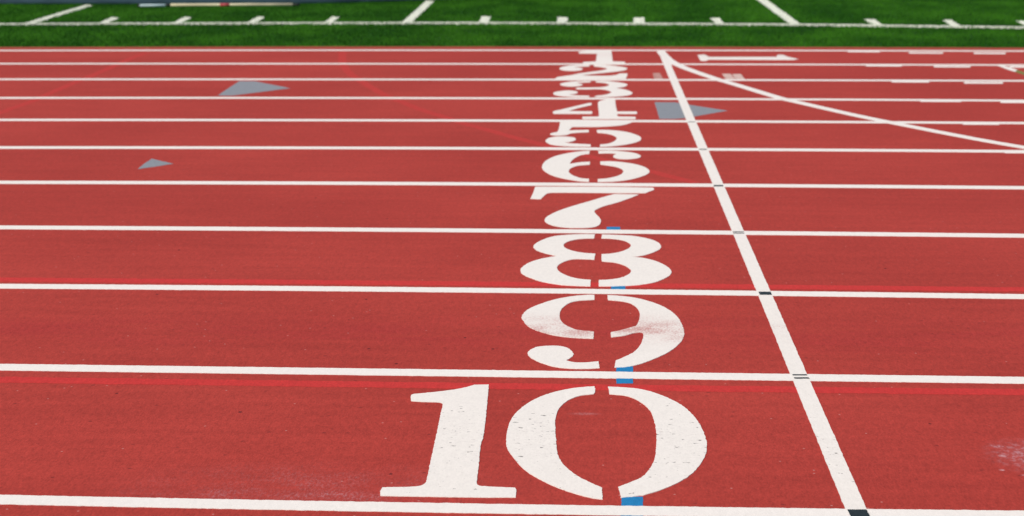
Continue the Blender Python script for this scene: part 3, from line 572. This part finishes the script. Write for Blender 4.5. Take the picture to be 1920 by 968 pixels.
sl = [(x, y - SW/2, 0) for x, y in side] + [(x, y + SW/2, 0) for x, y in reversed(side)]
turf_line('sideline', sl, 'long thin white sideline across the green turf', 'sideline', None, 9000, tall=1)
HL = ['first short white hash from the left, between the slanted lines', 'second short white hash from the left',
      'third short white hash from the left', 'fourth short white hash from the left, nearest the middle slanted line',
      'short white hash just right of the middle slanted line', 'short white hash straight above the figure 1 left side',
      'short upright white hash above the right of the figure 1', 'short white hash just left of the right slanted line',
      'short white hash just right of the right slanted line', 'slanted short white hash near the right edge of the turf',
      'short white hash cut by the right edge of the photo']
for l, lab in zip(DATA['hash'], HL):
    turf_line('hash_mark', l, lab, 'hash mark', 'short white hash marks along the sideline')
YL = ['long slanted white yard line at the far left, reaching the blue mat', 'long slanted white yard line left of the middle',
      'long slanted white yard line at the right, leaning left', 'white yard line beyond the left edge', 'white yard line beyond the right edge']
for l, lab in list(zip(DATA['yard'], YL))[:3]:
    turf_line('yard_line', l, lab, 'yard line', 'white yard lines running away across the turf')

# ------------------------------------------------------------------ landing mat at the far left
def profile_sweep(name, path, prof, mat, parent=None, smooth=True):
    """sweep a (outward, up) profile along a ground path; outward is to the path's right"""
    V = []; F = []; n = len(path); m = len(prof)
    for i, p in enumerate(path):
        a = Vector(path[max(0, i-1)]); b = Vector(path[min(n-1, i+1)])
        d = (b - a).normalized(); nr = Vector((d.y, -d.x))
        for u, v in prof:
            q = Vector(p) + nr * u; V.append((q.x, q.y, v))
    for i in range(n-1):
        for j in range(m-1):
            F.append((i*m+j, (i+1)*m+j, (i+1)*m+j+1, i*m+j+1))
    return link_mesh(name, V, F, mat, parent, smooth=smooth)

front = [(-13.5, 21.95), (-11, 22.06)] + [tuple(p) for p in me_[1:]] + [(-.4, 23.72), (.4, 24.1)]
path = [tuple(p) for p in resample(front, .25)]
root = empty('landing_mat', (-6, 22.4, 0))
tag(root, 'low slate blue mat on the turf, cut by the top of the photo', 'landing mat')
prof = [(0, .012), (.012, .03), (.014, .12), (.012, .42), (.0, .455), (-.03, .475), (-.10, .482), (-3.2, .485)]
profile_sweep('cover', path, prof, M['mat'], root)
profile_sweep('gap_shade', path, [(-.03, 0), (-.012, .0), (-.006, .012), (-.02, .026)], M['matshade'], root)  # near-black strip drawn in as the shadow under the mat's edge
profile_sweep('piping', path, [(.006 + .007*math.cos(t), .452 + .007*math.sin(t)) for t in [k*math.pi/4 for k in range(9)]], M['piping'], root)

def rod(name, a, b, r, mat, parent, seg=14):
    a = Vector(a); b = Vector(b); d = (b - a).normalized()
    u = d.orthogonal().normalized(); w = d.cross(u)
    V = []; F = []
    for p in (a, b):
        for k in range(seg):
            t = 2*math.pi*k/seg; q = p + (u*math.cos(t) + w*math.sin(t))*r; V.append(tuple(q))
    for k in range(seg):
        F.append((k, (k+1) % seg, seg + (k+1) % seg, seg + k))
    F += [tuple(reversed(range(seg))), tuple(range(seg, 2*seg))]
    o = link_mesh(name, V, F, mat, parent)
    for p in o.data.polygons: p.use_smooth = len(p.vertices) == 4
    return o
def lerp(a, b, t): return tuple(a[i] + (b[i]-a[i])*t for i in range(3))
(ax, ay), (bx, by) = DATA['bar_cream']
A = (ax, ay, .032); B = (bx, by, .032)
root = empty('crossbar', ((ax+bx)/2, (ay+by)/2, 0))
tag(root, 'long cream crossbar with a red band lying in front of the blue mat', 'crossbar')
rod('bar', A, B, .019, M['cream'], root)
rod('red_band', lerp(A, B, .405), lerp(A, B, .483), .0205, M['redtape'], root)
rod('end_cap', lerp(A, B, -.045), lerp(A, B, 0), .016, M['rubberblack'], root)
rod('end_cap', lerp(A, B, 1), lerp(A, B, 1.06), .016, M['rubberblack'], root)
(ax, ay), (bx, by) = DATA['bar_blue']
A = (ax, ay, .032); B = (bx, by, .032)
root = empty('short_bar', ((ax+bx)/2, (ay+by)/2, 0))
tag(root, 'short pale blue bar lying left of the cream crossbar', 'bar')
rod('bar', A, B, .018, M['pale'], root)
rod('end_cap', lerp(A, B, -.10), lerp(A, B, 0), .015, M['rubberblack'], root)

# ------------------------------------------------------------------ light
w = bpy.data.worlds.new('World'); scene.world = w; w.use_nodes = True
nt = w.node_tree; nt.nodes.clear()
sky = nt.nodes.new('ShaderNodeTexSky'); sky.sky_type = 'NISHITA'; sky.sun_disc = False
ELEV, AZ = 50, 215          # degrees; azimuth clockwise from +y
sky.sun_elevation = math.radians(ELEV); sky.sun_rotation = math.radians(AZ)
sky.air_density = 1.0; sky.dust_density = 2.0; sky.ozone_density = 1.0
bg = nt.nodes.new('ShaderNodeBackground'); bg.inputs['Strength'].default_value = .10
wo = nt.nodes.new('ShaderNodeOutputWorld')
nt.links.new(sky.outputs[0], bg.inputs[0]); nt.links.new(bg.outputs[0], wo.inputs[0])
sd = bpy.data.lights.new('sun', 'SUN'); sd.energy = 3.0; sd.angle = math.radians(.5); sd.color = (1.0, .925, .825)
so = bpy.data.objects.new('sun', sd); COL.objects.link(so)
e, a = math.radians(ELEV), math.radians(AZ)
tosun = Vector((math.sin(a)*math.cos(e), math.cos(a)*math.cos(e), math.sin(e)))
so.rotation_euler = tosun.to_track_quat('Z', 'Y').to_euler(); so.location = tosun * 50

# ------------------------------------------------------------------ camera
cd = bpy.data.cameras.new('camera'); cd.sensor_width = 36; cd.lens = CAM['lens']
cd.clip_start = .05; cd.clip_end = 2000
cd.dof.use_dof = True; cd.dof.focus_distance = 5.2; cd.dof.aperture_fstop = 4.5
co = bpy.data.objects.new('camera', cd); COL.objects.link(co)
r, u, f = (Vector(CAM[k]) for k in ('r', 'u', 'fwd'))
mm = Matrix(((r.x, u.x, -f.x), (r.y, u.y, -f.y), (r.z, u.z, -f.z))).to_4x4()
mm.translation = Vector((0, 0, CAM['H'])); co.matrix_world = mm
scene.camera = co

scene.render.engine = 'CYCLES'
scene.render.resolution_x = 1024; scene.render.resolution_y = 516
vs = scene.view_settings
vs.view_transform = 'Standard'; vs.look = 'None'; vs.gamma = 1; vs.use_curve_mapping = False
vs.exposure = 0.07
